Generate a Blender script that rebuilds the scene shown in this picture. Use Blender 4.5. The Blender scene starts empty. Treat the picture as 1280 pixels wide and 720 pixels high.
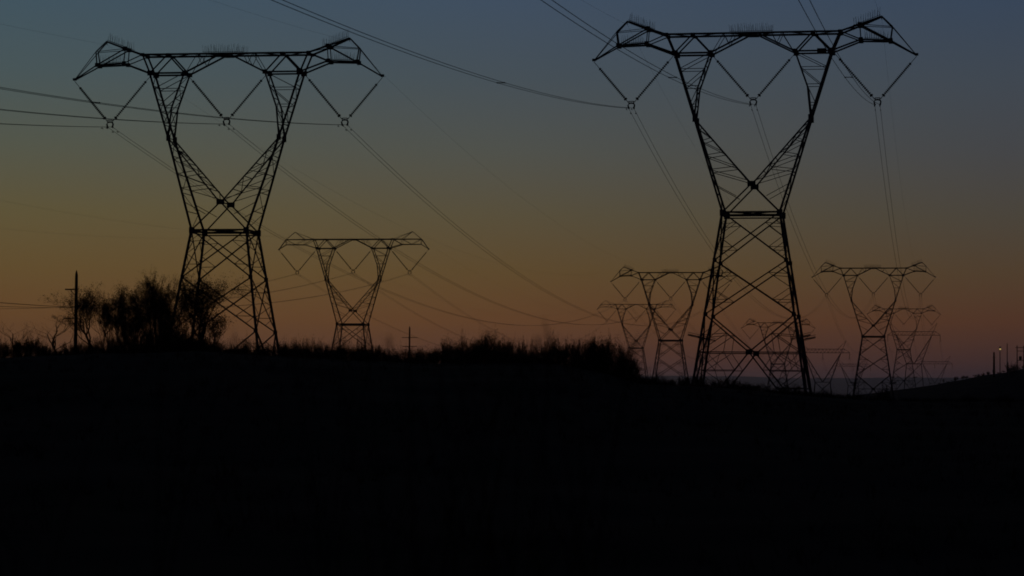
import bpy, math, random
from mathutils import Vector, noise
R = math.radians
sc = bpy.context.scene
col = sc.collection
random.seed(7)

# ------------------------------------------------------------------ materials
def srgb(r, g, b):
    f = lambda c: (c/255/12.92) if c/255 <= .04045 else ((c/255+.055)/1.055)**2.4
    return (f(r), f(g), f(b), 1)

def mat(name, c1, c2, scale=3, rough=.8, metal=0, detail=6, bump=0):
    m = bpy.data.materials.new(name); m.use_nodes = True
    nt = m.node_tree; b = nt.nodes['Principled BSDF']
    tc = nt.nodes.new('ShaderNodeTexCoord'); n = nt.nodes.new('ShaderNodeTexNoise')
    n.inputs['Scale'].default_value = scale; n.inputs['Detail'].default_value = detail
    r = nt.nodes.new('ShaderNodeValToRGB')
    r.color_ramp.elements[0].position = .3; r.color_ramp.elements[0].color = (*c1, 1)
    r.color_ramp.elements[1].position = .7; r.color_ramp.elements[1].color = (*c2, 1)
    nt.links.new(tc.outputs['Object'], n.inputs['Vector'])
    nt.links.new(n.outputs['Fac'], r.inputs['Fac'])
    nt.links.new(r.outputs['Color'], b.inputs['Base Color'])
    b.inputs['Roughness'].default_value = rough; b.inputs['Metallic'].default_value = metal
    b.inputs['Specular IOR Level'].default_value = .25 if metal else .05
    if bump:
        bp = nt.nodes.new('ShaderNodeBump'); bp.inputs['Strength'].default_value = bump
        nt.links.new(n.outputs['Fac'], bp.inputs['Height']); nt.links.new(bp.outputs['Normal'], b.inputs['Normal'])
    return m

STEEL = mat('galvanised_steel', (.08, .085, .11), (.13, .135, .16), 2, .7, .2)
WIRE = mat('aluminium_conductor', (.05, .05, .055), (.08, .08, .085), 20, .7, .3)
GLASS = mat('insulator_discs', (.05, .04, .035), (.08, .07, .06), 6, .4)
PLATE = mat('enamel_plate', (.05, .05, .06), (.07, .07, .08), 4, .6)
WOOD = mat('weathered_wood', (.05, .04, .03), (.09, .07, .05), 8, .9)
BARK = mat('bark', (.03, .024, .018), (.06, .045, .035), 9, .9, bump=.4)
LEAF = mat('dry_leaves', (.03, .03, .015), (.055, .05, .022), 2, .8)
DRYG = mat('dry_grass', (.012, .01, .008), (.11, .085, .07), .3, .9)
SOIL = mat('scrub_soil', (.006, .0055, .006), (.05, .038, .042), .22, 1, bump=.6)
HILL = mat('far_hill', (.03, .035, .035), (.05, .05, .045), .004, 1)
PAINT = mat('lamp_housing', (.1, .1, .1), (.14, .14, .14), 4, .5)
lamp_m = bpy.data.materials.new('lamp_glow'); lamp_m.use_nodes = True
lb = lamp_m.node_tree.nodes['Principled BSDF']
lb.inputs['Emission Color'].default_value = (1, .72, .22, 1); lb.inputs['Emission Strength'].default_value = .45

# ------------------------------------------------------------------ object helpers
def tag(o, label=None, cat=None, group=None, kind=None):
    if label: o['label'] = label
    if cat: o['category'] = cat
    if group: o['group'] = group
    if kind: o['kind'] = kind
    return o

def empty(name, loc, rz=0):
    o = bpy.data.objects.new(name, None); col.objects.link(o)
    o.location = loc; o.rotation_euler = (0, 0, rz); o.empty_display_size = .5
    return o

class MB:
    def __init__(s): s.v = []; s.f = []
    def bar(s, p, q, w=.1, t=None):
        """steel angle (L section) from p to q"""
        p = Vector(p); q = Vector(q); d = q-p
        if d.length < 1e-4: return
        d.normalize()
        ref = Vector((0, 0, 1)) if abs(d.z) < .9 else Vector((1, 0, 0))
        a = d.cross(ref).normalized(); b = d.cross(a).normalized()
        t = t or max(w*.14, .008)
        prof = [(0, 0), (w, 0), (w, t), (t, t), (t, w), (0, w)]
        n = len(s.v)
        for c in (p, q):
            for x, y in prof: s.v.append(c+a*(x-w*.4)+b*(y-w*.4))
        for i in range(6):
            j = (i+1) % 6; s.f.append((n+i, n+j, n+6+j, n+6+i))
        s.f += [(n, n+1, n+2, n+3), (n, n+3, n+4, n+5), (n+9, n+8, n+7, n+6), (n+11, n+10, n+9, n+6)]
    def tube(s, pts, rad, sides=6, cap=True):
        pts = [Vector(p) for p in pts]; n0 = len(s.v); m = len(pts)
        if not isinstance(rad, (list, tuple)): rad = [rad]*m
        for i, p in enumerate(pts):
            d = (pts[min(i+1, m-1)]-pts[max(i-1, 0)])
            d = d.normalized() if d.length > 1e-9 else Vector((0, 0, 1))
            ref = Vector((0, 0, 1)) if abs(d.z) < .9 else Vector((1, 0, 0))
            a = d.cross(ref).normalized(); b = d.cross(a).normalized()
            for k in range(sides):
                an = 2*math.pi*k/sides
                s.v.append(p+a*math.cos(an)*rad[i]+b*math.sin(an)*rad[i])
        for i in range(m-1):
            for k in range(sides):
                l = (k+1) % sides
                s.f.append((n0+i*sides+k, n0+i*sides+l, n0+(i+1)*sides+l, n0+(i+1)*sides+k))
        if cap:
            s.f.append(tuple(n0+k for k in range(sides))[::-1]); s.f.append(tuple(n0+(m-1)*sides+k for k in range(sides)))
    def box(s, c, d):
        c = Vector(c); n = len(s.v)
        for z in (-1, 1):
            for x, y in ((-1, -1), (1, -1), (1, 1), (-1, 1)):
                s.v.append(c+Vector((x*d[0]/2, y*d[1]/2, z*d[2]/2)))
        s.f += [(n+3, n+2, n+1, n), (n+4, n+5, n+6, n+7)]
        for k in range(4):
            l = (k+1) % 4; s.f.append((n+k, n+l, n+4+l, n+4+k))
    def leaf(s, c, size, rnd):
        d = Vector((rnd.gauss(0, 1), rnd.gauss(0, 1), rnd.gauss(0, 1))).normalized()
        e = d.cross(Vector((rnd.gauss(0, 1), rnd.gauss(0, 1), rnd.gauss(0, 1)))).normalized()
        n = len(s.v)
        s.v += [c-d*size, c+e*size*.35, c+d*size, c-e*size*.35]
        s.f.append((n, n+1, n+2, n+3))
    def blade(s, p, q, w, rnd):
        p = Vector(p); q = Vector(q)
        e = Vector((rnd.uniform(-1, 1), rnd.uniform(-1, 1), 0)).normalized()*w*.5
        n = len(s.v); s.v += [p-e, p+e, q]; s.f.append((n, n+1, n+2))
    def data(s, name, m):
        me = bpy.data.meshes.new(name); me.from_pydata([tuple(v) for v in s.v], [], s.f); me.update()
        me.materials.append(m); return me
    def build(s, name, m, parent=None, loc=None):
        return put(name, s.data(name, m), parent, loc)

def put(name, me, parent=None, loc=None):
    o = bpy.data.objects.new(name, me); col.objects.link(o)
    if parent: o.parent = parent
    if loc is not None: o.location = loc
    return o

def copy_tree(o, parent=None):
    c = o.copy(); col.objects.link(c); c.parent = parent
    for ch in list(o.children): copy_tree(ch, c)
    return c

# ------------------------------------------------------------------ camera: 85 mm, tilted 2.46 deg up
FPX = 85/36*1280
cam_d = bpy.data.cameras.new('camera'); cam = bpy.data.objects.new('camera', cam_d); col.objects.link(cam)
cam_d.lens = 85; cam_d.sensor_width = 36; cam_d.clip_start = .1; cam_d.clip_end = 40000
ROLL = .007                                          # the camera leans slightly
cam.rotation_euler = (R(90+2.463), -ROLL, 0)
cam_d.dof.use_dof = True; cam_d.dof.focus_distance = 260; cam_d.dof.aperture_fstop = 2.4
sc.camera = cam
HY = 490.0
def X(px, d): return (px-640)/FPX*d
def Z(py, d, px=640): return (HY+ROLL*(px-640)-py)/FPX*d

# ------------------------------------------------------------------ terrain
BASES = [(X(940.3, 195), 195, -.65), (-23.68, 198.5, -2.15), (-27.5, 416, -3.7), (77.2, 517, -2.75), (34.1, 521, -3.8),
         (94.5, 860, -4.5), (140.8, 870, 1.1), (41.5, 811, -.1)]
CREST = [(-400, 452), (0, 449), (100, 445), (250, 441), (350, 448), (470, 453), (520, 456), (600, 456), (700, 456), (760, 468),
         (800, 480), (900, 485), (960, 491), (1020, 496), (1060, 499), (1150, 502), (1280, 503), (1700, 500)]
FARH = [(0, 496), (1040, 497), (1066, 496), (1120, 488), (1167, 481), (1200, 475), (1230, 469.5), (1280, 461), (1400, 450), (1700, 450)]
def lerp_t(T, x):
    if x <= T[0][0]: return T[0][1]
    for (a, u), (b, v) in zip(T, T[1:]):
        if x <= b:
            t = (x-a)/(b-a); return u+(v-u)*t
    return T[-1][1]
def sm(a, b, x):
    t = max(0, min(1, (x-a)/(b-a))); return t*t*(3-2*t)
def ground(x, y, rough=True):
    r = math.hypot(x, y)
    base = -1.7-1.9*sm(150, 420, r)
    if y > 5:
        px = 640+x/y*FPX
        px = max(-3000, min(4000, px))
        zc = Z(lerp_t(CREST, px), 100, px)
        k = sm(18, 100, y) if y < 100 else 1-sm(103, 165, y)
        base = base*(1-k)+zc*k
        zf = Z(lerp_t(FARH, px), 740, px)
        k2 = sm(560, 740, y) if y < 740 else 1-sm(760, 1000, y)
        base = base*(1-k2)+zf*k2
        w = 0; acc = 0
        for bx, by, bz in BASES:
            if abs(y-by) < 150 and abs(x-bx) < 90:
                g = math.exp(-((x-bx)**2+(y-by)**2)/(22**2))
                base = base*(1-g)+bz*g
    if rough:
        s = min(1, r/30)
        a = .10 if r < 400 else .3
        base += s*a*(noise.noise(Vector((x*.15, y*.15, 3.1)))+.5*noise.noise(Vector((x*.6, y*.6, 9.1))))
    return base

def make_ground():
    angs = []
    a = -180.0
    while a < 180:
        angs.append(a); a += .2 if -14 <= a < 14 else (1 if -30 <= a < 30 else 5)
    rings = [1.5]
    while rings[-1] < 27000: rings.append(rings[-1]*(1.028 if rings[-1] < 1300 else 1.1))
    v = [(0, 0, ground(0, 0))]; f = []
    n = len(angs)
    for r in rings:
        for a in angs:
            x = r*math.sin(R(a)); y = r*math.cos(R(a)); v.append((x, y, ground(x, y)))
    for k in range(n): f.append((0, 1+(k+1) % n, 1+k))
    for i in range(len(rings)-1):
        for k in range(n):
            l = (k+1) % n
            f.append((1+i*n+k, 1+i*n+l, 1+(i+1)*n+l, 1+(i+1)*n+k))
    me = bpy.data.meshes.new('ground'); me.from_pydata(v, [], f); me.update(); me.materials.append(SOIL)
    me.polygons.foreach_set('use_smooth', [True]*len(me.polygons))
    tag(put('ground', me), kind='structure')
make_ground()

# far range of hills on the horizon
def make_hills():
    v = []; f = []; n = 140
    for i in range(n+1):
        x = -14000+28000*i/n
        h = 180+22*noise.noise(Vector((x*.0005, 0, 0)))+12*noise.noise(Vector((x*.002, 2, 0)))
        h *= .6+.4*sm(-3000, 2400, x)
        for dy, k in ((-900, -.15), (-450, .45), (-120, .88), (0, 1), (250, .8), (900, -.15)):
            v.append((x, 24000+2*dy+60*noise.noise(Vector((x*.002, dy, 1))), -8+h*k))
    for i in range(n):
        for k in range(5):
            a = i*6+k; f.append((a, a+6, a+7, a+1))
    me = bpy.data.meshes.new('hills'); me.from_pydata(v, [], f); me.update(); me.materials.append(HILL)
    me.polygons.foreach_set('use_smooth', [True]*len(me.polygons))
    tag(put('hills', me), kind='structure')
make_hills()

# ------------------------------------------------------------------ horned lattice tower
ZW, ZT = 15.2, 29.8                                  # waist, top of the beam
ZB, ZK, ZC = ZT-1.55, ZT-6.95, ZT-12.3               # beam bottom, knuckle, crotch
def hw(z): return 4.6+(2.3-4.6)*z/ZW
def hd(z): return 4.4+(1.95-4.4)*z/ZW
def dep(z):                                          # half depth above the waist
    return 1.95+(.95-1.95)*min(1, (z-ZW)/(ZK-ZW)) if z < ZK else .95-.12*(z-ZK)/(ZB-ZK)
YOKE = [(-9.95, ZT-5.55), (0, ZT-5.4), (9.95, ZT-5.55)]
PEAK = {'horn': (10.3, ZT+1.2), 'flat': (10.4, ZT+1.3)}

def body_mesh():
    m = MB(); L, D, T = .175, .1, .05
    for sx in (-1, 1):
        for sy in (-1, 1):
            m.bar((sx*hw(-1.2), sy*hd(-1.2), -1.2), (sx*hw(0), sy*hd(0), 0), .2)
            m.bar((sx*hw(0), sy*hd(0), 0), (sx*hw(ZW), sy*hd(ZW), ZW), L)
    def face(P):                                     # P(u, z): u -1..1 across the face
        def X2(z0, z1):
            m.bar(P(-1, z0), P(1, z1), D); m.bar(P(1, z0), P(-1, z1), D)
            w0, w1 = Vector(P(1, z0))-Vector(P(-1, z0)), Vector(P(1, z1))-Vector(P(-1, z1))
            t = w0.length/(w0.length+w1.length)      # where the diagonals cross
            zc = z0+(z1-z0)*t
            for s in (-1, 1):
                a0, b0, c = Vector(P(s, z0)), Vector(P(s, z1)), Vector(P(0, zc))
                lo, hi, up, dn = a0.lerp(c, .5), b0.lerp(c, .5), a0.lerp(b0, .75), a0.lerp(b0, .27)
                md = a0.lerp(b0, .5)
                m.bar(hi, up, T); m.bar(lo, dn, T); m.bar(hi, md, T); m.bar(lo, md, T)
                m.bar(b0.lerp(c, .25), up, T*.8); m.bar(a0.lerp(c, .25), dn, T*.8)
        X2(11.3, ZW); X2(6.95, 11.3)
        zc = 3.95
        m.bar(P(-1, zc), P(1, zc), D*.8)
        for s in (-1, 1):
            c = Vector(P(0, zc)); m.bar(P(s, 6.95), c, D*1.1)
            k = Vector(P(s*.5, 1.1)); m.bar(c, k, D*1.1); m.bar(k, P(s, 1.1), D*1.2)
            m.bar(k, P(s, -.4), D)
            a = Vector(P(s, 6.95)).lerp(c, .5); e = Vector(P(s, 5.3))
            m.bar(a, e, T); m.bar(a, P(s, zc), T*1.2); m.bar(Vector(P(s, 6.95)).lerp(c, .25), e, T)
            m.bar(a, Vector(P(s*.5, zc)), T); m.bar(Vector(P(s*.5, zc)), e.lerp(Vector(P(s, zc)), 1), T)
            g = c.lerp(k, .5); h = Vector(P(s, 2.5)); m.bar(g, h, T*1.1); m.bar(g, P(s*.5, zc), T); m.bar(P(s*.5, zc), h, T)
            m.bar(h, k, T); m.bar(g.lerp(h, .5), P(s, zc), T*.9); m.bar(g.lerp(h, .5), k, T*.9)
            m.bar(Vector(P(s*.75, zc)), h.lerp(g, .25), T*.8)
        m.bar(P(-1, ZW), P(1, ZW), .15); m.bar(P(-1, ZW-.22), P(1, ZW-.22), .1)
    for s in (-1, 1):
        face(lambda u, z, s=s: (u*hw(z), s*hd(z), z))
        face(lambda u, z, s=s: (s*hw(z), u*hd(z), z))
        m.box((0, s*hd(3.95), 3.95), (.5, .05, .42))
        for t in (-1, 1):
            m.box((t*2.28, s*1.98, ZW-.05), (.46, .06, .5))
            for z in (6.95, 11.3): m.box((t*(hw(z)-.05), s*hd(z), z), (.34, .05, .34))
    m.bar((-2.3, -1.95, ZW), (2.3, 1.95, ZW), .08); m.bar((2.3, -1.95, ZW), (-2.3, 1.95, ZW), .08)
    return m.data('lattice_body', STEEL)

def arm_mesh(sx):
    m = MB(); T = .055
    def out(z): return 2.3+(6.35-2.3)*(z-ZW)/(ZB-ZW)
    def inn(z):
        if z <= ZK: return out(ZK)*(z-ZC)/(ZK-ZC)
        k = ZT-4.45
        return out(ZK)+(4.42-out(ZK))*(z-ZK)/(k-ZK) if z < k else 4.42+(3.4-4.42)*(z-k)/(ZB-k)
    for s in (-1, 1):
        P = lambda x, z: (sx*x, s*dep(z), z)
        m.bar(P(2.3, ZW), P(out(ZK), ZK), .16); m.bar(P(out(ZK), ZK), P(6.35, ZB), .145)
        m.bar(P(out(ZK), ZK), P(.08, ZC), .125)
        k = ZT-4.45
        m.bar(P(inn(ZK), ZK), P(inn(k), k), .12); m.bar(P(inn(k), k), P(3.4, ZB), .12)
        m.bar(P(0, ZC), P(2.3, ZW), .12)             # crotch to the waist corner
        zs = [ZC+(ZK-ZC)*t for t in (0, .22, .44, .66, .86)]
        for i, z in enumerate(zs):
            zi = z+.25
            if i: m.bar(P(out(z), z), P(inn(zi), zi), T)
            if i < 4:
                z2 = zs[i+1]; m.bar(P(out(z2), z2), P(inn(zi), zi), T)
        m.bar(P(out(ZC), ZC), P(1.2, ZW+1.3), T)
        us = [ZK+1.2, ZK+2.7, ZK+4.1]
        for z in us: m.bar(P(out(z), z), P(inn(z), z), T); 
        for a, b in zip([ZK+.3]+us, us+[ZB]): m.bar(P(out(a), a), P(inn(b), b), T)
        m.box(P(out(ZK)-.02, ZK), (.36, .05, .5)); m.box(P(.12, ZC), (.42, .06, .42))
        m.box(P(6.3, ZB), (.5, .05, .42)); m.box(P(3.4, ZB), (.4, .05, .36))
    # bracing between the front and the back face of each limb
    def side(fn, z0, z1, n):
        for i in range(n):
            a, b = z0+(z1-z0)*i/n, z0+(z1-z0)*(i+1)/n; s = 1 if i % 2 else -1
            m.bar((sx*fn(a), s*dep(a), a), (sx*fn(b), -s*dep(b), b), T)
            m.bar((sx*fn(b), -dep(b), b), (sx*fn(b), dep(b), b), T)
    side(out, ZW, ZK, 5); side(out, ZK, ZB, 5); side(inn, ZC, ZK, 5); side(inn, ZK, ZB, 5)
    m.bar((0, -dep(ZC), ZC), (0, dep(ZC), ZC), .09)
    return m.data('tower_arm', STEEL)

def beam_mesh():
    m = MB(); T = .055; d = .78
    for s in (-1, 1):
        P = lambda x, z: (x, s*d, ZT+z)
        m.bar(P(-7, 0), P(7, 0), .15)
        for sx in (-1, 1):
            q = lambda x, z: P(sx*x, z)
            m.bar(q(6.35, -1.55), q(3.4, -1.55), .14); m.bar(q(3.4, -1.55), q(.35, -.02), .13)
            m.bar(q(7, 0), q(6.35, -1.55), .15); m.bar(q(4.84, 0), q(6.35, -1.55), .12); m.bar(q(4.84, 0), q(3.4, -1.55), .13)
            m.bar(q(2.35, 0), q(3.2, -1.4), T); m.bar(q(2.35, 0), q(1.95, -.85), T); m.bar(q(1.5, 0), q(1.95, -.85), T)
            m.box(q(4.84, -.05), (.34, .05, .26)); m.box(q(7, -.02), (.3, .05, .28))
        m.box(P(0, -.05), (.8, .05, .24))
    xs = [-7, -4.84, -2.4, 0, 2.4, 4.84, 7]
    for i, x in enumerate(xs):
        m.bar((x, -d, ZT), (x, d, ZT), .07)
        if i < 6: s = 1 if i % 2 else -1; m.bar((x, s*d, ZT), (xs[i+1], -s*d, ZT), T)
    for x in (-6.35, -3.4, 3.4, 6.35): m.bar((x, -d, ZB), (x, d, ZB), .09)
    return m.data('cross_beam', STEEL)

def horn_mesh(kind, sx):
    m = MB()
    def P(x, z, s, d): return (sx*x, s*d, ZT+z)
    if kind == 'horn':
        for s in (-1, 1):
            A, B, C, D_, E = P(7, 0, s, .78), P(8.55, .55, s, .55), P(10.3, 1.22, s, .12), P(11.15, .35, s, .3), P(11.0, -.78, s, .45)
            F, G, Tp = P(8.65, -.68, s, .6), P(6.35, -1.55, s, .8), P(13.05, -1.97, s, .06)
            for a, b, w in ((A, B, .14), (B, C, .14), (C, D_, .11), (D_, E, .11), (E, F, .14), (F, G, .14), (F, B, .07), (B, E, .11),
                            (A, F, .09), (B, D_, .05), (D_, Tp, .06), (E, Tp, .11)): m.bar(a, b, w)
            for p in (B, E, F): m.box(p, (.34, .05, .34))
        for x, z, d in ((8.55, .55, .55), (11.0, -.78, .45), (8.65, -.68, .6)):
            m.bar(P(x, z, -1, d), P(x, z, 1, d), .06)
        m.bar(P(8.65, -.68, -1, .6), P(11, -.78, 1, .45), .05); m.bar(P(7, 0, -1, .78), P(8.55, .55, 1, .55), .05)
        m.bar(P(10.3, 1.22, 1, 0), P(10.3, .95, 1, 0), .06)
    else:
        for s in (-1, 1):
            A, B, C, E = P(7, 0, s, .78), P(12, 0, s, .3), P(10.4, 1.3, s, .1), P(11.95, -.9, s, .3)
            F, G, Tp, H = P(8.6, -.92, s, .6), P(6.35, -1.55, s, .8), P(13.25, -1.7, s, .06), P(8.6, 0, s, .6)
            for a, b, w in ((A, B, .13), (H, C, .06), (C, B, .06), (B, E, .07), (E, F, .12), (F, G, .13), (H, F, .06),
                            (A, F, .08), (B, Tp, .1), (E, Tp, .09), (H, P(10.3, -.9, s, .45), .06), (B, P(10.3, -.9, s, .45), .06),
                            (A, C, .05)): m.bar(a, b, w)
    m.box(P(13.05 if kind == 'horn' else 13.25, -1.9 if kind == 'horn' else -1.72, 1, 0), (.28, .16, .2))
    return m.data('horn', STEEL)

def spikes_mesh(x0, z0, x1, z1, n, dd, seed):
    r = random.Random(seed); m = MB()
    for s in (-1, 1):
        m.tube([(x0, s*dd, z0+.11), (x1, s*dd, z1+.11)], .02, 4)
        for i in range(n):
            t = (i+.5)/n; x = x0+(x1-x0)*t; z = z0+(z1-z0)*t+.1
            lean = r.uniform(-.07, .07)+.12*(t-.5)
            m.tube([(x, s*dd, z), (x+lean, s*dd+r.uniform(-.1, .1), z+r.uniform(.5, .72))], [.016, .009], 3)
    return m.data('bird_guard', STEEL)

def string_mesh(p, q):
    m = MB(); p = Vector(p); q = Vector(q); d = (q-p); L = d.length; d.normalize()
    m.tube([p, p+d*.75], .025, 5); m.tube([q, q-d*.3], .03, 5)
    a = .75; n = 22; step = (L-a-.3)/n; pts = []; rr = []
    for i in range(n):
        o = a+i*step
        for t, r_ in ((0, .035), (.28, .05), (.38, .125), (.62, .12), (.72, .05)):
            pts.append(p+d*(o+t*step)); rr.append(r_)
    m.tube(pts, rr, 8)
    m.tube([p+d*.72, p+d*.8], .1, 6); m.tube([q-d*.36, q-d*.26], .14, 8)
    return m.data('insulator_string', GLASS)

def yoke_mesh():
    m = MB()                                         # origin at the yoke top; two clamps below
    m.tube([(-.3, 0, .12), (-.17, 0, .2), (.17, 0, .2), (.3, 0, .12)], .035, 6)
    m.tube([(-.22, 0, -.34), (-.27, 0, -.12), (-.2, 0, .02), (0, 0, .06), (.2, 0, .02), (.27, 0, -.12), (.22, 0, -.34)], .07, 6)
    m.tube([(-.17, 0, .2), (-.2, 0, .02)], .03, 5); m.tube([(.17, 0, .2), (.2, 0, .02)], .03, 5)
    for s in (-1, 1): m.tube([(s*.21, -.22, -.4), (s*.21, 0, -.34), (s*.21, .22, -.4)], [.04, .09, .04], 6)
    return m.data('yoke', STEEL)

def guard_mesh(sx, s):
    m = MB(); z = 5.0
    if True:
        for k in range(3):
            zz = z+k*.13
            m.tube([(sx*(hw(z)+1.0), s*(hd(z)+.2), zz+.25), (sx*hw(z), s*hd(z), zz), (sx*(hw(z)-.55), s*(hd(z)-.2), zz-.1)], .02, 4)
        m.bar((sx*(hw(z)+1.0), s*(hd(z)+.2), z+.3), (sx*(hw(z)-.55), s*(hd(z)-.2), z), .07)
    return m.data('climbing_guard', STEEL)

ME = dict(body=body_mesh(), beam=beam_mesh(), yoke=yoke_mesh())
for s in (-1, 1):
    ME['arm', s] = arm_mesh(s); ME['guard', s] = [guard_mesh(s, -1), guard_mesh(s, 1)]
    for k in ('horn', 'flat'): ME[k, s] = horn_mesh(k, s)
    ME['sp_up', s] = spikes_mesh(s*8.0, ZT+.38, s*10.2, ZT+1.2, 12, .3, 5+s)
    ME['sp_lo', s] = spikes_mesh(s*8.9, ZT-.68, s*10.8, ZT-.76, 11, .5, 9+s)
ME['sp_mid'] = spikes_mesh(-1.9, ZT+.02, 1.6, ZT+.02, 24, .78, 3)
STR = {}
for k, tip in (('horn', (13.05, ZT-2.05)), ('flat', (13.25, ZT-1.8))):
    STR[k] = [string_mesh((-tip[0], 0, tip[1]), (-10.22, 0, ZT-5.4)), string_mesh((-6.45, 0, ZB-.05), (-9.68, 0, ZT-5.4)),
              string_mesh((-3.4, 0, ZB-.05), (-.27, 0, ZT-5.25)), string_mesh((3.4, 0, ZB-.05), (.27, 0, ZT-5.25)),
              string_mesh((6.45, 0, ZB-.05), (9.68, 0, ZT-5.4)), string_mesh((tip[0], 0, tip[1]), (10.22, 0, ZT-5.4))]

YAW = -math.atan(.179)
TOWERS = {}
def horned_tower(key, x, y, z, label, kind='horn', guards=True, sign=False, yaw=YAW, group='lattice pylons of the parallel power lines'):
    t = empty('transmission_tower', (x, y, z), yaw); tag(t, label, 'pylon', group)
    put('lattice_body', ME['body'], t); put('cross_beam', ME['beam'], t)
    for s in (-1, 1):
        put('tower_arm', ME['arm', s], t); h = put('horn', ME[kind, s], t)
        for g in ME['guard', s]: put('climbing_guard', g, t)
        if kind == 'horn':
            put('bird_guard', ME['sp_up', s], h); put('bird_guard', ME['sp_lo', s], h)
    if kind == 'horn': put('bird_guard', ME['sp_mid'], t)
    for me in STR[kind]: put('insulator_string', me, t)
    for yx, yz in YOKE: put('yoke', ME['yoke'], t, (yx, 0, yz))
    if sign:
        m = MB(); m.box((5.55, -.9, ZB-.05), (.75, .04, .42)); m.build('number_plate', PLATE, t)
    ca, sa = math.cos(yaw), math.sin(yaw)
    W = lambda lx, lz: Vector((x+lx*ca, y+lx*sa, z+lz))
    TOWERS[key] = dict(ph=[W(a, b-.36) for a, b in YOKE], sh=[W(s*PEAK[kind][0], PEAK[kind][1]-.25) for s in (-1, 1)])
    return t

horned_tower('B', X(940.3, 195), 195, -.65, 'tallest near steel lattice pylon right of centre, cropped close to the top edge', sign=True)
horned_tower('A', -23.68, 198.5, -2.15, 'large near steel lattice pylon on the left, legs rising behind the bare trees', yaw=R(-8.3))
horned_tower('M', -27.5, 416, -3.7, 'mid-distance pylon with flat crossarm ends, just right of the large left pylon', 'flat')
horned_tower('C', 34.1, 521, -3.8, 'mid-distance horned pylon immediately left of the tallest pylon')
horned_tower('B2', 77.2, 517, -2.75, 'mid-distance horned pylon right of the tallest pylon, near the right hillside')
horned_tower('D', 41.5, 811, -.1, 'small faint far pylon with flat crossarm rising behind the big dark bush', 'flat')
horned_tower('E', 94.5, 860, -4.5, 'small faint horned pylon seen through the legs of the tallest pylon')
horned_tower('F', 140.8, 870, 1.1, 'small faint horned pylon just behind the right mid-distance pylon')

# ------------------------------------------------------------------ Y-shaped far towers with a straight crossarm
HT = 22.0
def y_meshes():
    m = MB(); wz, bz = HT-10.2, HT
    for sx in (-1, 1):
        for sy in (-1, 1): m.bar((sx*4.2, sy*3.6, -6), (sx*2.6, sy*1.6, wz), .2)
    def P(u, z, s, ax):
        t = (z+6)/(wz+6); a, b = 4.2+(2.6-4.2)*t, 3.6+(1.6-3.6)*t
        return (u*a, s*b, z) if ax else (s*a, u*b, z)
    zs = [-6, 1, 6.5, wz]
    for s in (-1, 1):
        for ax in (0, 1):
            for a, b in zip(zs, zs[1:]): m.bar(P(-1, a, s, ax), P(1, b, s, ax), .11); m.bar(P(1, a, s, ax), P(-1, b, s, ax), .11)
            m.bar(P(-1, wz, s, ax), P(1, wz, s, ax), .17)
    body = m.data('lattice_body', STEEL)
    arms = []
    for sx in (-1, 1):
        m = MB()
        for s in (-1, 1):
            m.bar((sx*2.6, s*1.6, wz), (sx*6.3, s*.7, bz), .19); m.bar((0, s*1.6, wz), (sx*6.3, s*.7, bz), .19)
            m.bar((sx*6.3, s*.7, bz), (sx*8.1, 0, bz+4.3), .12); m.bar((sx*5.2, s*.7, bz+1.3), (sx*8.1, 0, bz+4.3), .07)
            for k in range(1, 5):
                t = k/5; o = Vector((sx*2.6, s*1.6, wz)).lerp(Vector((sx*6.3, s*.7, bz)), t)
                i = Vector((0, s*1.6, wz)).lerp(Vector((sx*6.3, s*.7, bz)), t-.12); m.bar(o, i, .05)
                i = Vector((0, s*1.6, wz)).lerp(Vector((sx*6.3, s*.7, bz)), t+.1); m.bar(o, i, .05)
        arms.append(m.data('tower_arm', STEEL))
    m = MB()
    for s in (-1, 1):
        m.bar((-9.3, s*.6, bz), (9.3, s*.6, bz), .13); m.bar((-7.6, s*.6, bz+1.3), (7.6, s*.6, bz+1.3), .13)
        m.bar((-9.3, s*.6, bz), (-7.6, s*.6, bz+1.3), .1); m.bar((9.3, s*.6, bz), (7.6, s*.6, bz+1.3), .1)
        n = 12
        for i in range(n):
            a = -7.6+15.2*i/n; b = -7.6+15.2*(i+1)/n; c = (a+b)/2
            m.bar((a, s*.6, bz+1.3), (c, s*.6, bz), .06); m.bar((c, s*.6, bz), (b, s*.6, bz+1.3), .06)
    beam = m.data('cross_beam', STEEL)
    m = MB(); pts = []; rr = []
    for i in range(10):
        for t, r_ in ((0, .05), (.3, .05), (.4, .16), (.65, .15), (.75, .05)): pts.append((0, 0, -.3-(i+t)*.17)); rr.append(r_)
    m.tube([(0, 0, 0), (0, 0, -.35)], .04, 5); m.tube(pts, rr, 8); m.tube([(-.25, 0, -2.1), (.25, 0, -2.1)], .06, 6)
    return body, arms, beam, m.data('insulator_string', GLASS)
YB, YA, YBM, YI = y_meshes()
def y_tower(key, px, d, beam_py, label, sizes=1.0):
    x = X(px, d); z = Z(beam_py, d, px)-HT
    t = empty('transmission_tower', (x, d, z), YAW); tag(t, label, 'pylon', 'far pylons with a straight crossarm')
    put('lattice_body', YB, t); put('cross_beam', YBM, t)
    for a in YA: put('tower_arm', a, t)
    for lx in (-9.2, 0, 9.2): put('insulator_string', YI, t, (lx, 0, HT))
    ca, sa = math.cos(YAW), math.sin(YAW)
    TOWERS[key] = dict(ph=[Vector((x+lx*ca, d+lx*sa, z+HT-2.1)) for lx in (-9.2, 0, 9.2)],
                       sh=[Vector((x+s*8.1*ca, d+s*8.1*sa, z+HT+4.3)) for s in (-1, 1)])
y_tower('H', 1028, 840, 441, 'far Y-shaped pylon with a straight crossarm, just right of the tallest pylon')
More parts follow.
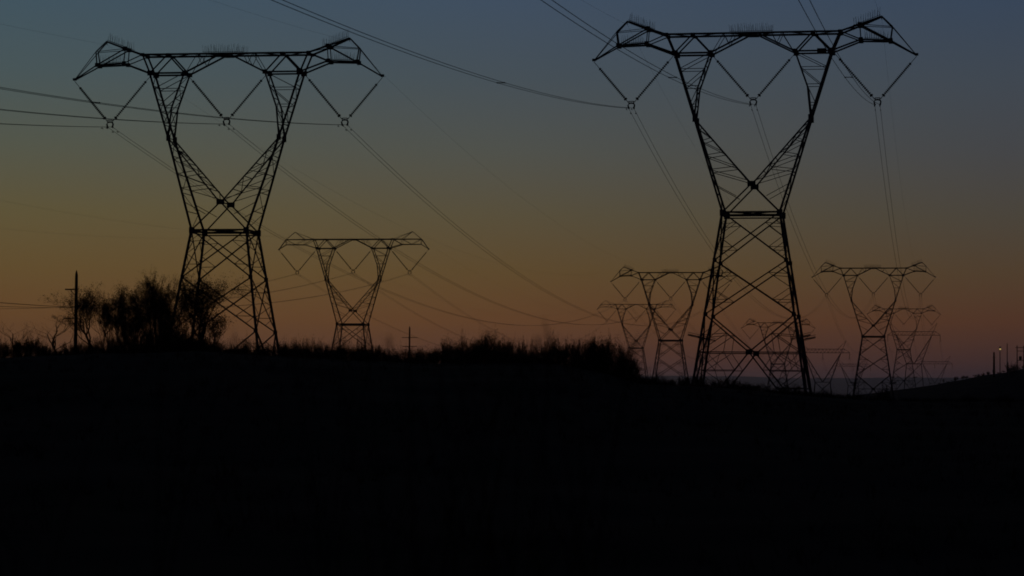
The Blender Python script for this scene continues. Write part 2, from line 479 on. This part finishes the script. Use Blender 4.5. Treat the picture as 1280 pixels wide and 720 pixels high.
y_tower('G', 1142, 860, 419, 'far Y-shaped pylon with a straight crossarm, just right of the right mid-distance pylon')
y_tower('H2', 1066, 1290, 458, 'tiny farthest Y-shaped pylon seen behind the right mid-distance pylon')
y_tower('G2', 1168, 1290, 455, 'tiny farthest Y-shaped pylon at the foot of the right hillside')

# ------------------------------------------------------------------ conductors
m = MB()
m.tube([(0, -.2, -.09), (0, -.12, -.09)], .035, 6); m.tube([(0, .2, -.09), (0, .12, -.09)], .035, 6)
m.tube([(0, -.2, -.09), (0, .2, -.09)], .012, 4); m.tube([(0, 0, -.09), (0, 0, .02)], .02, 4)
DAMP = m.data('vibration_damper', STEEL)
m = MB(); m.tube([(-.21, 0, 0), (.21, 0, 0)], .025, 5); m.box((-.21, 0, 0), (.07, .1, .07)); m.box((.21, 0, 0), (.07, .1, .07))
SPAC = m.data('spacer', STEEL)
def span_pts(p0, p1, sag, n=70, t0=0, t1=1):
    out = []
    for i in range(n+1):
        t = t0+(t1-t0)*i/n
        p = p0.lerp(p1, t); p.z -= 4*sag*t*(1-t); out.append(p)
    return out
def conductor(p0, p1, sag, label, group, twin=True, t1=1.0, dampers=(0, 1), spacers=()):
    """p0 tower clamp, p1 far clamp; hangs as a parabola"""
    side = (p1-p0).normalized().cross(Vector((0, 0, 1))).normalized()
    base = span_pts(p0, p1, sag, t1=t1)
    m = MB()
    for s in ((-1, 1) if twin else (0,)):
        m.tube([b+side*.21*s-p0 for b in base], .0165 if twin else .0055, 5)
    o = m.build('conductor_bundle' if twin else 'shield_wire', WIRE, None, p0)
    tag(o, label, 'power cable' if twin else 'ground wire', group)
    L = (p1-p0).length
    yaw = math.atan2(-(p1-p0).x, (p1-p0).y)
    def hang(name, me, t, s):
        q = p0.lerp(p1, t); q.z -= 4*sag*t*(1-t); q += side*.21*s-p0
        c = put(name, me, o, q); c.rotation_euler = (0, 0, yaw)
        if name == 'vibration_damper': c.location.z -= .03
    if twin:
        for e in dampers:
            for dist in (1.3,):
                for s in (-1, 1): hang('vibration_damper', DAMP, dist/L if e == 0 else 1-dist/L, s)
        for t in spacers: hang('spacer', SPAC, t, 0)
    return o
PHN = ('left', 'middle', 'right')
DIR = Vector((.179, 1, 0))
def back(T, dy, dz=0):                               # clamps of the tower behind the camera
    return dict(ph=[p-DIR*dy+Vector((0, 0, dz)) for p in T['ph']], sh=[p-DIR*dy+Vector((0, 0, dz)) for p in T['sh']])
def run(a, b, sag, what, group, ssag=None, t1=1.0, dampers=(0, 1), shields=True, spacers=()):
    for i in range(3): conductor(a['ph'][i], b['ph'][i], sag, what % PHN[i], group, t1=t1, dampers=dampers, spacers=spacers)
    if shields:
        for i, n in ((0, 'left'), (1, 'right')):
            conductor(a['sh'][i], b['sh'][i], ssag or sag*.75, (what % n).replace('twin cable', 'thin ground wire').replace('faint ', '').replace('mid-distance one', 'pylon'), group+', ground wires', twin=False, t1=t1)
T = TOWERS
run(T['B'], back(T['B'], 361), 10.05, 'twin cable passing overhead to the %s side of the tallest pylon', 'cables coming overhead to the tallest pylon', dampers=(0,), t1=.9, spacers=(.16, .35), ssag=8)
run(T['A'], back(T['A'], 340), 9.2, 'twin cable from the left picture edge to the large left pylon, %s side', 'cables reaching the large left pylon', dampers=(0,), t1=.9, spacers=(.17, .4), ssag=7)
run(T['B'], T['B2'], 10.2, 'twin cable from the tallest pylon to the right mid-distance pylon, %s side', 'cables from the tallest pylon onward')
run(T['A'], T['C'], 10.3, 'twin cable from the large left pylon to the horned mid-distance one, %s', 'cables from the large left pylon onward')
run(T['M'], back(T['M'], 380), 11.9, 'twin cable running low leftward from the flat-armed mid-distance pylon, %s side', 'cables reaching the flat-armed pylon', dampers=(0,), t1=.85, ssag=9)
run(T['M'], T['D'], 13, 'twin cable from the flat-armed pylon to its small far twin, %s side', 'cables beyond the flat-armed pylon', ssag=9)
run(T['C'], T['E'], 10.5, 'twin cable sagging beyond the mid-distance pylon left of the tallest, %s side', 'far cables of the left line')
run(T['B2'], T['F'], 11, 'twin cable sagging beyond the right mid-distance pylon, %s side', 'far cables of the right line')
run(T['H'], T['H2'], 12, 'faint twin cable between the two left Y-shaped far pylons, %s side', 'far cables of the left Y-shaped pylons')
run(T['G'], T['G2'], 12, 'faint twin cable between the two right Y-shaped far pylons, %s side', 'far cables of the right Y-shaped pylons')

# ------------------------------------------------------------------ poles
def pole(px, d, top_py, r, arms, label, cat='pole', name='utility_pole', pins=False):
    x = X(px, d); zt = Z(top_py, d, px); zg = ground(x, d)-.3; h = zt-zg
    t = empty(name, (x, d, zg)); tag(t, label, cat)
    m = MB(); m.tube([(0, 0, 0), (0, 0, h*.5), (0, 0, h-.25), (0, 0, h)], [r, r*.9, r*.75, r*.25], 10); m.build('post', WOOD, t)
    for py, x0, x1 in arms:
        z = Z(py, d, px)-zg; m = MB(); m.box(((x0+x1)/2, -r-.05, z), (x1-x0, .06, .07))
        m.bar((x0*.6+x1*.4, -r-.03, z), (0, -r-.03, z-.35), .04)
        a = m.build('crossarm', WOOD, t)
        if not pins: continue
        m = MB()
        for xx in (x0+.08, x1-.08):
            m.tube([(xx, -r-.05, z+.05), (xx, -r-.05, z+.12), (xx, -r-.05, z+.15), (xx, -r-.05, z+.25)], [.02, .02, .055, .035], 6)
        m.build('pin_insulator', GLASS, a)
    return t
pole(94, 125, 338, .1, [(362, -.55, .1), (398, -.6, .1)], 'wooden pole with short crossarms standing among the bare trees on the left')
pole(511.5, 300, 408, .13, [(422, -.95, .95), (433, -.9, .9)], 'small dark pole with two crossarms rising from the scrub near the centre')
pole(1242, 700, 440, .32, [(447, -.6, .5)], 'stout short pole on the right hillside, leftmost of the skyline poles')
pole(1258.5, 700, 429, .14, [], 'tall thin bare mast on the right hillside, right of the lit lamp')
hp = empty('transformer_pole', (X(1275, 700), 700, ground(X(1275, 700), 700)-.3))
tag(hp, 'twin-post transformer structure on the hillside at the right picture edge', 'pole')
for s in (-1, 1):
    m = MB(); m.tube([(s*.95, 0, 0), (s*.95, 0, 8.2)], [.16, .12], 8); m.build('post', WOOD, hp)
for z, w in ((7.6, 2.9), (6.6, 2.3), (3.9, 2.1)):
    m = MB(); m.box((0, -.2, z), (w, .14, .16)); m.build('crossarm', WOOD, hp)
m = MB(); m.tube([(0, 0, 4.0), (0, 0, 4.1), (0, 0, 5.0), (0, 0, 5.1)], [.3, .4, .4, .3], 12); m.build('transformer', PAINT, hp)
# lit street lamp
lx = X(1249.5, 700); lg = ground(lx, 700)-.3; lh = Z(436.5, 700, 1249)-lg
lp = empty('street_lamp', (lx, 700, lg)); tag(lp, 'street lamp glowing yellow on the right hillside', 'street lamp')
m = MB(); m.tube([(0, 0, 0), (0, 0, lh+.4), (-.15, -.3, lh+.65), (-.15, -.9, lh+.6)], [.14, .1, .08, .06], 8); m.build('post', STEEL, lp)
m = MB(); m.tube([(-.15, -.6, lh+.5), (-.15, -.7, lh+.45), (-.15, -1.25, lh+.45), (-.15, -1.35, lh+.5)], [.1, .28, .28, .1], 8)
hd_ = m.build('lamp_head', PAINT, lp)
m = MB(); m.tube([(-.15, -1.0, lh+.22), (-.15, -1.0, lh+.1), (-.15, -1.0, lh-.12), (-.15, -1.0, lh-.22)], [.14, .24, .24, .1], 10); m.build('bulb', lamp_m, hd_)

# ------------------------------------------------------------------ trees and scrub
def grow(rnd, wood, leafs, p, d, length, rad, lvl, maxl, spread, leafy, sides=4, up=.25, split=(3, 4)):
    n = 4; pts = [p.copy()]; rr = [rad]; q = p.copy(); dd = d.copy()
    for i in range(n):
        dd = (dd+Vector((rnd.gauss(0, .16), rnd.gauss(0, .16), rnd.gauss(0, .1)+up*.12))).normalized()
        q = q+dd*length/n; pts.append(q.copy()); rr.append(rad*(1-.45*(i+1)/n))
    wood.tube(pts, rr, max(3, sides), cap=False)
    if lvl >= maxl-1:
        for k in range(leafy):
            t = rnd.random(); i = min(n-1, int(t*n)); c = pts[i].lerp(pts[i+1], t*n-i)
            leafs.leaf(c+Vector((rnd.gauss(0, .04), rnd.gauss(0, .04), rnd.gauss(0, .04))), rnd.uniform(.014, .04), rnd)
    if lvl >= maxl: return
    for k in range(rnd.randint(*split)):
        t = rnd.uniform(.35, 1) if k else 1
        i = min(n-1, int(t*n)); c = pts[i].lerp(pts[i+1], min(1, t*n-i))
        e = (dd+Vector((rnd.gauss(0, spread), rnd.gauss(0, spread), rnd.gauss(0, spread*.6)+up*.4))).normalized()
        grow(rnd, wood, leafs, c, e, length*rnd.uniform(.55, .8), rr[i]*rnd.uniform(.5, .68), lvl+1, maxl, spread, leafy, sides-1, up, split)

def fit(*mbs, h, w=None, cx=None):
    zs = sorted(v.z for mb in mbs for v in mb.v); top = zs[int(len(zs)*.995)]
    if cx is not None:                               # lean the whole tree so that its crown stands over cx
        hi = [v for mb in mbs for v in mb.v if v.z > top*.4]
        mx = sum(v.x for v in hi)/len(hi); my = sum(v.y for v in hi)/len(hi)
        for mb in mbs: mb.v = [Vector((v.x-mx*min(1, max(0, v.z)/top*1.4), v.y-my*min(1, max(0, v.z)/top*1.4), v.z)) for v in mb.v]
    xs = sorted(abs(v.x) for mb in mbs for v in mb.v); wx = xs[int(len(xs)*.98)]
    kz = h/top; kx = (w/2/wx) if w else kz
    for mb in mbs: mb.v = [Vector((v.x*kx+(cx or 0)*min(1, max(0, v.z)/top*1.4), v.y*kx, v.z*kz)) for v in mb.v]

def tree(px, d, top, base, width, label, seed, lean=0, stems=1, leafy=4, maxl=5, spread=.5, name='thorn_tree', rad=.07, split=(3, 5), first=.4, cx=None):
    rnd = random.Random(seed); x = X(px, d); zg = min(ground(x, d), Z(base, d, px)+.3)-.05; h = Z(top, d, px)-zg
    tr = MB(); cr = MB(); lf = MB()
    for s in range(stems):
        a = rnd.uniform(0, 6.28); off = .12*s
        p = Vector((math.cos(a)*off, math.sin(a)*off, -.2))
        dv = Vector((lean+rnd.gauss(0, .2 if stems > 1 else .05), rnd.gauss(0, .15), 1)).normalized()
        q = p+dv*h*first*.55; r_ = q+(dv+Vector((rnd.gauss(0, .12), rnd.gauss(0, .12), 0))).normalized()*h*first*.45
        tr.tube([p, p.lerp(q, .5)+Vector((.02, 0, 0)), q, r_], [rad*1.25, rad, rad*.8, rad*.62], 7, cap=False)
        for k in range(6 if stems == 1 else 4):
            t = 1 if k == 0 else rnd.uniform(.2, 1); c = q.lerp(r_, t)
            e = (dv+Vector((rnd.gauss(0, spread), rnd.gauss(0, spread), .15))).normalized()
            grow(rnd, cr, lf, c, e, h*.25*rnd.uniform(.7, 1.15), rad*.5, 1, maxl, spread, leafy, up=.55, split=split)
    fit(tr, cr, lf, h=h, w=width/FPX*d, cx=0 if cx is None else (cx-px)/FPX*d)
    t = empty(name, (x, d, zg)); tag(t, label, 'tree', 'bare trees on the left')
    tr.build('trunk', BARK, t); c = cr.build('crown', BARK, t)
    if lf.v: lf.build('foliage', LEAF, c)
    return t

tree(123, 116, 359, 440, 70, 'bare tree with a slanting thin trunk just right of the wooden pole', 11, leafy=4, rad=.06, cx=101, first=.45)
tree(128, 120, 360, 440, 56, 'small twiggy tree between the slanting trunk and the middle tree', 15, leafy=4, rad=.045, first=.5)
tree(155, 122, 358, 440, 52, 'dense twiggy tree, middle of the row on the left', 23, leafy=6, rad=.08, cx=152)
tree(201, 118, 341, 440, 62, 'tallest and thickest bare tree, left of the large left pylon', 61, leafy=6, rad=.09, first=.35, stems=2, cx=190)
tree(248, 114, 344, 442, 84, 'open airy bare tree in front of the legs of the large left pylon', 41, stems=3, leafy=3, rad=.05, spread=.55, cx=250)
tree(218, 124, 343, 442, 60, 'leafy tree between the thickest tree and the large pylon leg', 48, leafy=6, rad=.07, first=.3, cx=220)
tree(176, 126, 362, 442, 56, 'lower tangled tree filling the gap left of the thickest tree', 67, leafy=4, rad=.06, first=.3)
tree(264, 112, 384, 442, 50, 'low thin tree right of the near leg of the large left pylon', 71, leafy=1, rad=.04, first=.3)
tree(138, 124, 364, 440, 48, 'fine-twigged tree half hidden behind the middle tree of the row', 83, leafy=5, rad=.05, first=.35)
tree(170, 121, 366, 440, 50, 'fine-twigged tree directly right of the middle tree of the row', 89, leafy=5, rad=.05, first=.35)
tree(204, 115, 352, 441, 56, 'short-trunked tree in front of the thickest tree', 97, leafy=6, rad=.06, first=.3)
tree(68, 108, 388, 446, 76, 'small leafless sapling left of the wooden pole', 52, leafy=0, maxl=5, rad=.03, split=(2, 3))
tree(24, 104, 398, 448, 84, 'sparse wispy sapling near the left picture edge', 57, leafy=0, maxl=5, rad=.025, split=(2, 3))

# shrub prototypes
def shrub_proto(seed, stems, leafy, maxl, spiky):
    rnd = random.Random(seed); w = MB(); l = MB()
    for s in range(stems):
        a = rnd.uniform(0, 6.28); o = rnd.uniform(0, .35)
        p = Vector((math.cos(a)*o, math.sin(a)*o, -.15))
        dv = Vector((math.cos(a)*(.9-spiky*.5), math.sin(a)*(.9-spiky*.5), .9+rnd.random())).normalized()
        grow(rnd, w, l, p, dv, rnd.uniform(.35, .6)*(1+spiky*.5), .018, 1, maxl, .45-.2*spiky, leafy, sides=3, up=.35+spiky*.5, split=(2, 4))
    fit(w, l, h=1, w=1.6 if not spiky else 1.1)
    return w.data('stems', BARK), (l.data('foliage', LEAF) if l.v else None)
PROTO = [shrub_proto(3, 14, 9, 4, .1), shrub_proto(5, 15, 10, 4, .15), shrub_proto(8, 14, 4, 4, .4), shrub_proto(13, 14, 3, 3, 1), shrub_proto(17, 12, 6, 4, .6), shrub_proto(21, 16, 2, 4, .8), shrub_proto(27, 12, 1, 4, .3)]
def shrub(px, d, top_py, wpx, kind, label, group, cat='shrub', name='scrub_bush', base=None):
    x = X(px, d); zg = ground(x, d)-.05
    if base is not None: zg = base
    h = max(.25, Z(top_py, d, px)-zg); w = wpx/FPX*d
    t = empty(name, (x, d, zg), random.uniform(0, 6.28)); tag(t, label, cat, group)
    st, fo = PROTO[kind]
    bw = 1.6 if kind < 3 else 1.1
    t.scale = (w/bw, w/bw, h)
    put('stems', st, t)
    if fo: put('foliage', fo, t)
rs = random.Random(99)
ZONES = [
 (480, 800, [(480, 446), (560, 430), (600, 424), (650, 436), (700, 428), (740, 418), (770, 428), (800, 462)], 18, 30, (1, 0, 2), 'ragged leafy bush in the scrub belt between the flat-armed pylon and the far pylons', 'ragged bushes of the central scrub belt'),
 (0, 120, [(0, 428), (35, 424), (70, 430), (120, 430)], 7, 26, (0, 1), 'rounded leafy bush on the ridge around the wooden pole', 'leafy bushes around the wooden pole'),
 (275, 480, [(275, 440), (320, 441), (350, 436), (370, 436), (400, 434), (450, 434), (480, 446)], 11, 30, (1, 0), 'rounded leafy bush on the ridge below the flat-armed pylon', 'leafy bushes below the flat-armed pylon'),
 (130, 255, [(130, 418), (165, 404), (200, 392), (235, 398), (255, 420)], 15, 34, (5, 6, 5), 'tall twiggy undergrowth bush tangled between the trunks of the bare trees', 'tall undergrowth among the bare trees'),
 (95, 290, [(95, 434), (150, 420), (200, 412), (240, 416), (290, 436)], 12, 34, (5, 3), 'wispy upright shrub in front of the bare tree trunks', 'wispy shrubs before the bare trees'),
 (290, 480, [(290, 432), (340, 428), (400, 428), (450, 424), (480, 436)], 16, 26, (3, 5, 5), 'thin wispy shrub along the ridge around the feet of the flat-armed pylon', 'wispy shrubs near the flat-armed pylon'),
 (560, 700, [(560, 422), (600, 414), (640, 424), (700, 414)], 10, 22, (3, 5), 'slender upright weed bush standing above the central ridge scrub', 'slender weeds above the central scrub'),
 # x0, x1, profile of tops, count, width, kinds, label, group
 (-10, 75, [(0, 432), (20, 436), (40, 428), (75, 436)], 8, 34, (0, 1, 4), 'low dark bush on the ridge at the far left, left of the wooden pole', 'bushes at the far left'),
 (75, 285, [(75, 432), (100, 432), (140, 434), (160, 426), (205, 421), (240, 423), (285, 440)], 24, 40, (0, 1, 2), 'dark undergrowth bush at the foot of the bare trees', 'undergrowth below the bare trees'),
 (290, 400, [(290, 440), (330, 436), (345, 432), (370, 428), (385, 442), (400, 442)], 9, 26, (0, 1, 2, 4), 'low bush on the ridge between the large left pylon and the flat-armed pylon', 'bushes right of the large left pylon'),
 (400, 475, [(400, 438), (420, 432), (450, 433), (475, 442)], 7, 30, (0, 1), 'rounded bush in front of the feet of the flat-armed pylon', 'bushes before the flat-armed pylon'),
 (478, 560, [(478, 440), (500, 438), (515, 434), (540, 438), (560, 428)], 15, 28, (3, 5, 6), 'spiky shrub around the small central pole', 'spiky shrubs around the small pole'),
 (560, 650, [(560, 430), (580, 428), (602, 420), (620, 432), (650, 438)], 20, 36, (4, 2, 5, 3, 6), 'bushy shrub on the ridge just right of the small central pole', 'shrubs at mid ridge'),
 (650, 705, [(650, 436), (670, 432), (705, 422)], 13, 34, (3, 5, 6), 'thin upright shrub on the ridge before the big dark bush', 'thin shrubs at mid ridge'),
 (805, 960, [(805, 468), (830, 470), (870, 472), (900, 474), (930, 478), (960, 480)], 18, 24, (0, 4, 3, 1), 'low tuft of scrub on the ridge before the left legs of the tallest pylon', 'low scrub before the tallest pylon'),
 (965, 1075, [(965, 482), (1000, 486), (1040, 492), (1075, 494)], 9, 24, (0, 3, 4), 'low tuft of scrub near the right legs of the tallest pylon', 'low scrub right of the tallest pylon'),
]
for x0, x1, prof, n, wpx, kinds, lab, grp in ZONES:
    for i in range(n):
        px = x0+(x1-x0)*(i+rs.uniform(.2, .8))/n
        shrub(px, rs.uniform(96, 112), lerp_t(prof, px)+rs.choice((-8, -3, 0, 3, 7))*(1 if px < 800 else .5)+rs.uniform(-2, 2), wpx*rs.uniform(.6, 1.5), rs.choice(kinds), lab, grp)
big = [(715, 432, 46), (735, 418, 56), (752, 424, 50), (770, 426, 46), (784, 440, 34), (745, 440, 60), (774, 448, 50), (725, 446, 50), (793, 458, 24), (765, 458, 60), (801, 468, 18), (808, 472, 18)]
for px, top, w in big:
    shrub(px, rs.uniform(97, 104), top, w, rs.choice((2, 4, 6, 1)), 'tall bush in the large dark thicket in front of the small far flat-armed pylon', 'bushes of the large dark thicket')
for px in (700, 711, 722, 733, 742, 752, 762, 772, 781, 789):
    shrub(px, 96, 420+abs(px-740)*.15+max(0, px-762)*1.0+rs.uniform(-5, 6), 40, 5, 'tall bush in the large dark thicket in front of the small far flat-armed pylon', 'bushes of the large dark thicket')
shrub(354, 97, 428, 34, 5, 'low bush on the ridge between the large left pylon and the flat-armed pylon', 'bushes right of the large left pylon')
shrub(371, 97, 423, 14, 4, 'narrow upright bush on the ridge between the large left pylon and the flat-armed pylon', None)
for px, tp, w_ in ((541, 442, 18), (547, 438, 34), (553, 436, 34)):
    shrub(px, 98, tp, w_, 0, 'ragged leafy bush in the scrub belt between the flat-armed pylon and the far pylons', 'ragged bushes of the central scrub belt')
# far bushes
shrub(1105, 500, 480, 20, 1, 'squat dark bush at the feet of the right mid-distance pylon', None)
shrub(1265, 690, 451, 17, 1, 'dark rounded bush on the right hillside, right of the thin mast', None)
for i in range(22):
    px = 1175+i*5.2+rs.uniform(-2, 2)
    shrub(px, rs.uniform(722, 742), lerp_t(FARH, px)-rs.uniform(1, 6), rs.uniform(5, 10), rs.choice((0, 1)),
          'tiny far bush along the skyline of the right hillside', 'far bushes on the right hillside')

# tall reed grass close to the camera, thrown out of focus
def reed(px, top, d, seed, label):
    rnd = random.Random(seed); st = MB(); pl = MB(); x = X(px, d); zg = ground(x, d)-.05
    for k in range(rnd.randint(3, 5)):
        h = Z(top, d, px)-zg-rnd.uniform(0, .3); lean = rnd.gauss(0, .16); ly = rnd.gauss(0, .1)
        pts = [Vector((rnd.uniform(-.05, .05), rnd.uniform(-.05, .05), 0))]
        for i in range(1, 7):
            t = i/6; pts.append(pts[0]+Vector((lean*t*t*h, ly*t*t*h, h*t)))
        st.tube(pts, [.005-.003*i/6 for i in range(7)], 4)
        tip = pts[-1]; dv = (pts[-1]-pts[-2]).normalized()
        for j in range(11):                          # feathery head
            c = tip-dv*rnd.uniform(0, .16)
            pl.blade(c, c+dv*rnd.uniform(.03, .07)+Vector((rnd.gauss(0, .018), rnd.gauss(0, .018), 0)), .004, rnd)
        for j in range(5):
            b = pts[0]+Vector((0, 0, h*rnd.uniform(.1, .6)))
            pl.blade(b, b+Vector((rnd.gauss(0, .18), rnd.gauss(0, .18), rnd.uniform(.2, .5))), .009, rnd)
    t = empty('reed_grass', (x, d, zg)); tag(t, label, 'grass', 'blurred reeds close to the camera')
    st.build('stalks', DRYG, t); pl.build('seed_heads', DRYG, t)
for i, (px, top, d, lab) in enumerate([
    (410, 398, 12, 'blurred pale reed clump before the feet of the flat-armed pylon'),
    (533, 392, 11, 'blurred feathery reed clump just right of the small central pole'),
    (482, 412, 13, 'blurred reed clump between the flat-armed pylon and the small pole'),
    (588, 418, 13, 'blurred reed clump in front of the bushy shrubs right of the small pole'),
    (680, 366, 11, 'tallest blurred reed clump, left of the big dark thicket'),
    (735, 398, 13, 'blurred reed clump over the top of the big dark thicket'),
    (640, 412, 14, 'blurred reed clump midway along the central ridge'),
    (200, 346, 12, 'blurred reed tips over the crown of the thickest bare tree'),
    (20, 398, 12, 'blurred reed clump at the left picture edge')]):
    reed(px, top, d*.8, 100+i, lab)

# ground cover: dry grass over the slope and crest
def make_grass():
    rnd = random.Random(5); m = MB()
    for i in range(5200):
        d = 100*(rnd.random()**.5)*1.12+6; an = rnd.uniform(-14.5, 14.5)
        x = d*math.tan(R(an)); z = ground(x, d)
        if noise.noise(Vector((x*.2, d*.2, 0))) < -.1: continue
        s = rnd.uniform(.12, .34)
        for k in range(7):
            p = Vector((x+rnd.gauss(0, .07), d+rnd.gauss(0, .07), z-.02))
            m.blade(p, p+Vector((rnd.gauss(0, .09), rnd.gauss(0, .09), s*rnd.uniform(.6, 1.2))), .014, rnd)
    for i in range(4600):                            # taller fringe on the crest
        px = rnd.uniform(-40, 1320); d = rnd.uniform(94, 108); x = X(px, d); z = ground(x, d)
        cl = noise.noise(Vector((px*.045, 0, 7)))+.6*noise.noise(Vector((px*.16, 0, 2)))     # clumps and gaps
        if cl < -.12: continue
        s = rnd.uniform(.15, .5)*(.7+1.7*max(0, cl))*(1.0 if px < 820 else .5)*(1.9 if px < 820 and rnd.random() < .16 else 1)
        for k in range(5):
            p = Vector((x+rnd.gauss(0, .1), d+rnd.gauss(0, .1), z-.02))
            m.blade(p, p+Vector((rnd.gauss(0, .12), rnd.gauss(0, .12), s*rnd.uniform(.6, 1.3))), .022, rnd)
    tag(m.build('dry_grass', DRYG), 'dark dry grass covering the foreground slope and ridge', 'grass', kind='stuff')
make_grass()

# ------------------------------------------------------------------ haze
m = MB(); m.box((0, 13500, 100), (40000, 28400, 236))
# box bottom below the lowest ground
haze = m.build('haze', STEEL); haze.data.materials.clear()
hm = bpy.data.materials.new('dusk_haze'); hm.use_nodes = True; nt = hm.node_tree
for n_ in list(nt.nodes):
    if n_.type != 'OUTPUT_MATERIAL': nt.nodes.remove(n_)
pv = nt.nodes.new('ShaderNodeVolumePrincipled'); pv.inputs['Density'].default_value = 4e-5
pv.inputs['Color'].default_value = (.78, .78, .95, 1); pv.inputs['Anisotropy'].default_value = .85
nt.links.new(pv.outputs['Volume'], nt.nodes['Material Output'].inputs['Volume'])
haze.data.materials.append(hm); tag(haze, 'thin dusk haze over the plain', 'haze', kind='stuff')

# ------------------------------------------------------------------ sky and light
w = bpy.data.worlds.new('World'); sc.world = w; w.use_nodes = True; nt = w.node_tree
bg = nt.nodes['Background']; N = nt.nodes.new; LK = nt.links.new
tc = N('ShaderNodeTexCoord'); sep = N('ShaderNodeSeparateXYZ'); LK(tc.outputs['Generated'], sep.inputs[0])
def mr(src, a, b, c=0, d=1, smooth=False):
    n = N('ShaderNodeMapRange'); n.inputs[1].default_value = a; n.inputs[2].default_value = b
    n.inputs[3].default_value = c; n.inputs[4].default_value = d
    if smooth: n.interpolation_type = 'SMOOTHSTEP'
    LK(src, n.inputs[0]); return n.outputs[0]
el = mr(sep.outputs['Z'], 0, .17)
def ramp(stops):
    r = N('ShaderNodeValToRGB'); e = r.color_ramp.elements
    ps = sorted(((HY-y)/FPX/.17, c) for y, c in stops)
    while len(e) < len(ps): e.new(.5)
    for k, (p, c) in enumerate(ps):
        e[k].position = max(0, min(1, p)); e[k].color = srgb(*c)
    r.color_ramp.interpolation = 'B_SPLINE' if False else 'LINEAR'
    LK(el, r.inputs[0]); return r.outputs[0]
LEFT = [(0, (60, 81, 94)), (100, (68, 83, 86)), (190, (79, 83, 71)), (270, (90, 81, 53)), (340, (95, 75, 42)), (400, (98, 67, 36)), (450, (91, 58, 36)), (489, (76, 50, 42))]
MIDL = [(0, (59, 75, 94)), (100, (65, 76, 84)), (190, (75, 78, 73)), (270, (84, 76, 56)), (340, (91, 71, 41)), (400, (96, 63, 36)), (450, (88, 54, 40)), (489, (64, 45, 52))]
RIGHT = [(0, (51, 66, 86)), (100, (59, 68, 79)), (190, (64, 66, 70)), (270, (70, 65, 57)), (340, (77, 60, 43)), (400, (81, 51, 36)), (450, (68, 45, 42)), (489, (50, 40, 52))]
a, b, c = ramp(LEFT), ramp(MIDL), ramp(RIGHT)
def mix(f, u, v, typ='MIX'):
    n = N('ShaderNodeMix'); n.data_type = 'RGBA'; n.blend_type = typ
    if isinstance(f, (int, float)): n.inputs[0].default_value = f
    else: LK(f, n.inputs[0])
    for s, k in ((u, 6), (v, 7)):
        if isinstance(s, tuple): n.inputs[k].default_value = s
        else: LK(s, n.inputs[k])
    return n.outputs[2]
ab = mix(mr(sep.outputs['X'], -.2, 0), a, b); abc = mix(mr(sep.outputs['X'], 0, .2), ab, c)
up = mix(mr(sep.outputs['Z'], .16, .5, smooth=True), abc, (.003, .003, .008, 1))     # towards the zenith
away = mix(mr(sep.outputs['Y'], .96, .6, smooth=True), up, (.0016, .0012, .0045, 1))    # the sky away from the afterglow
SUN_EL, SUN_AZ = R(1.0), R(-6)                       # just above the horizon line, left of the view axis
sky = N('ShaderNodeTexSky'); sky.sky_type = 'NISHITA'; sky.sun_disc = False
sky.sun_elevation = R(-4); sky.sun_rotation = SUN_AZ
add = mix(.05, away, sky.outputs[0], 'ADD')
LK(add, bg.inputs['Color']); bg.inputs['Strength'].default_value = 1.0

sd = bpy.data.lights.new('sun', 'SUN'); so = bpy.data.objects.new('sun', sd); col.objects.link(so)
sd.energy = .012; sd.angle = R(10); sd.color = (1, .6, .35)
dv = Vector((math.sin(SUN_AZ)*math.cos(SUN_EL), math.cos(SUN_AZ)*math.cos(SUN_EL), math.sin(SUN_EL)))
so.rotation_euler = (-dv).to_track_quat('-Z', 'Y').to_euler(); so.location = (0, 0, 80)

sc.view_settings.view_transform = 'Standard'; sc.view_settings.look = 'None'
sc.view_settings.exposure = 0; sc.view_settings.gamma = 1
sc.render.engine = 'CYCLES'; sc.cycles.filter_width = 1.8
sc.cycles.max_bounces = 4; sc.cycles.volume_bounces = 0; sc.cycles.transparent_max_bounces = 8
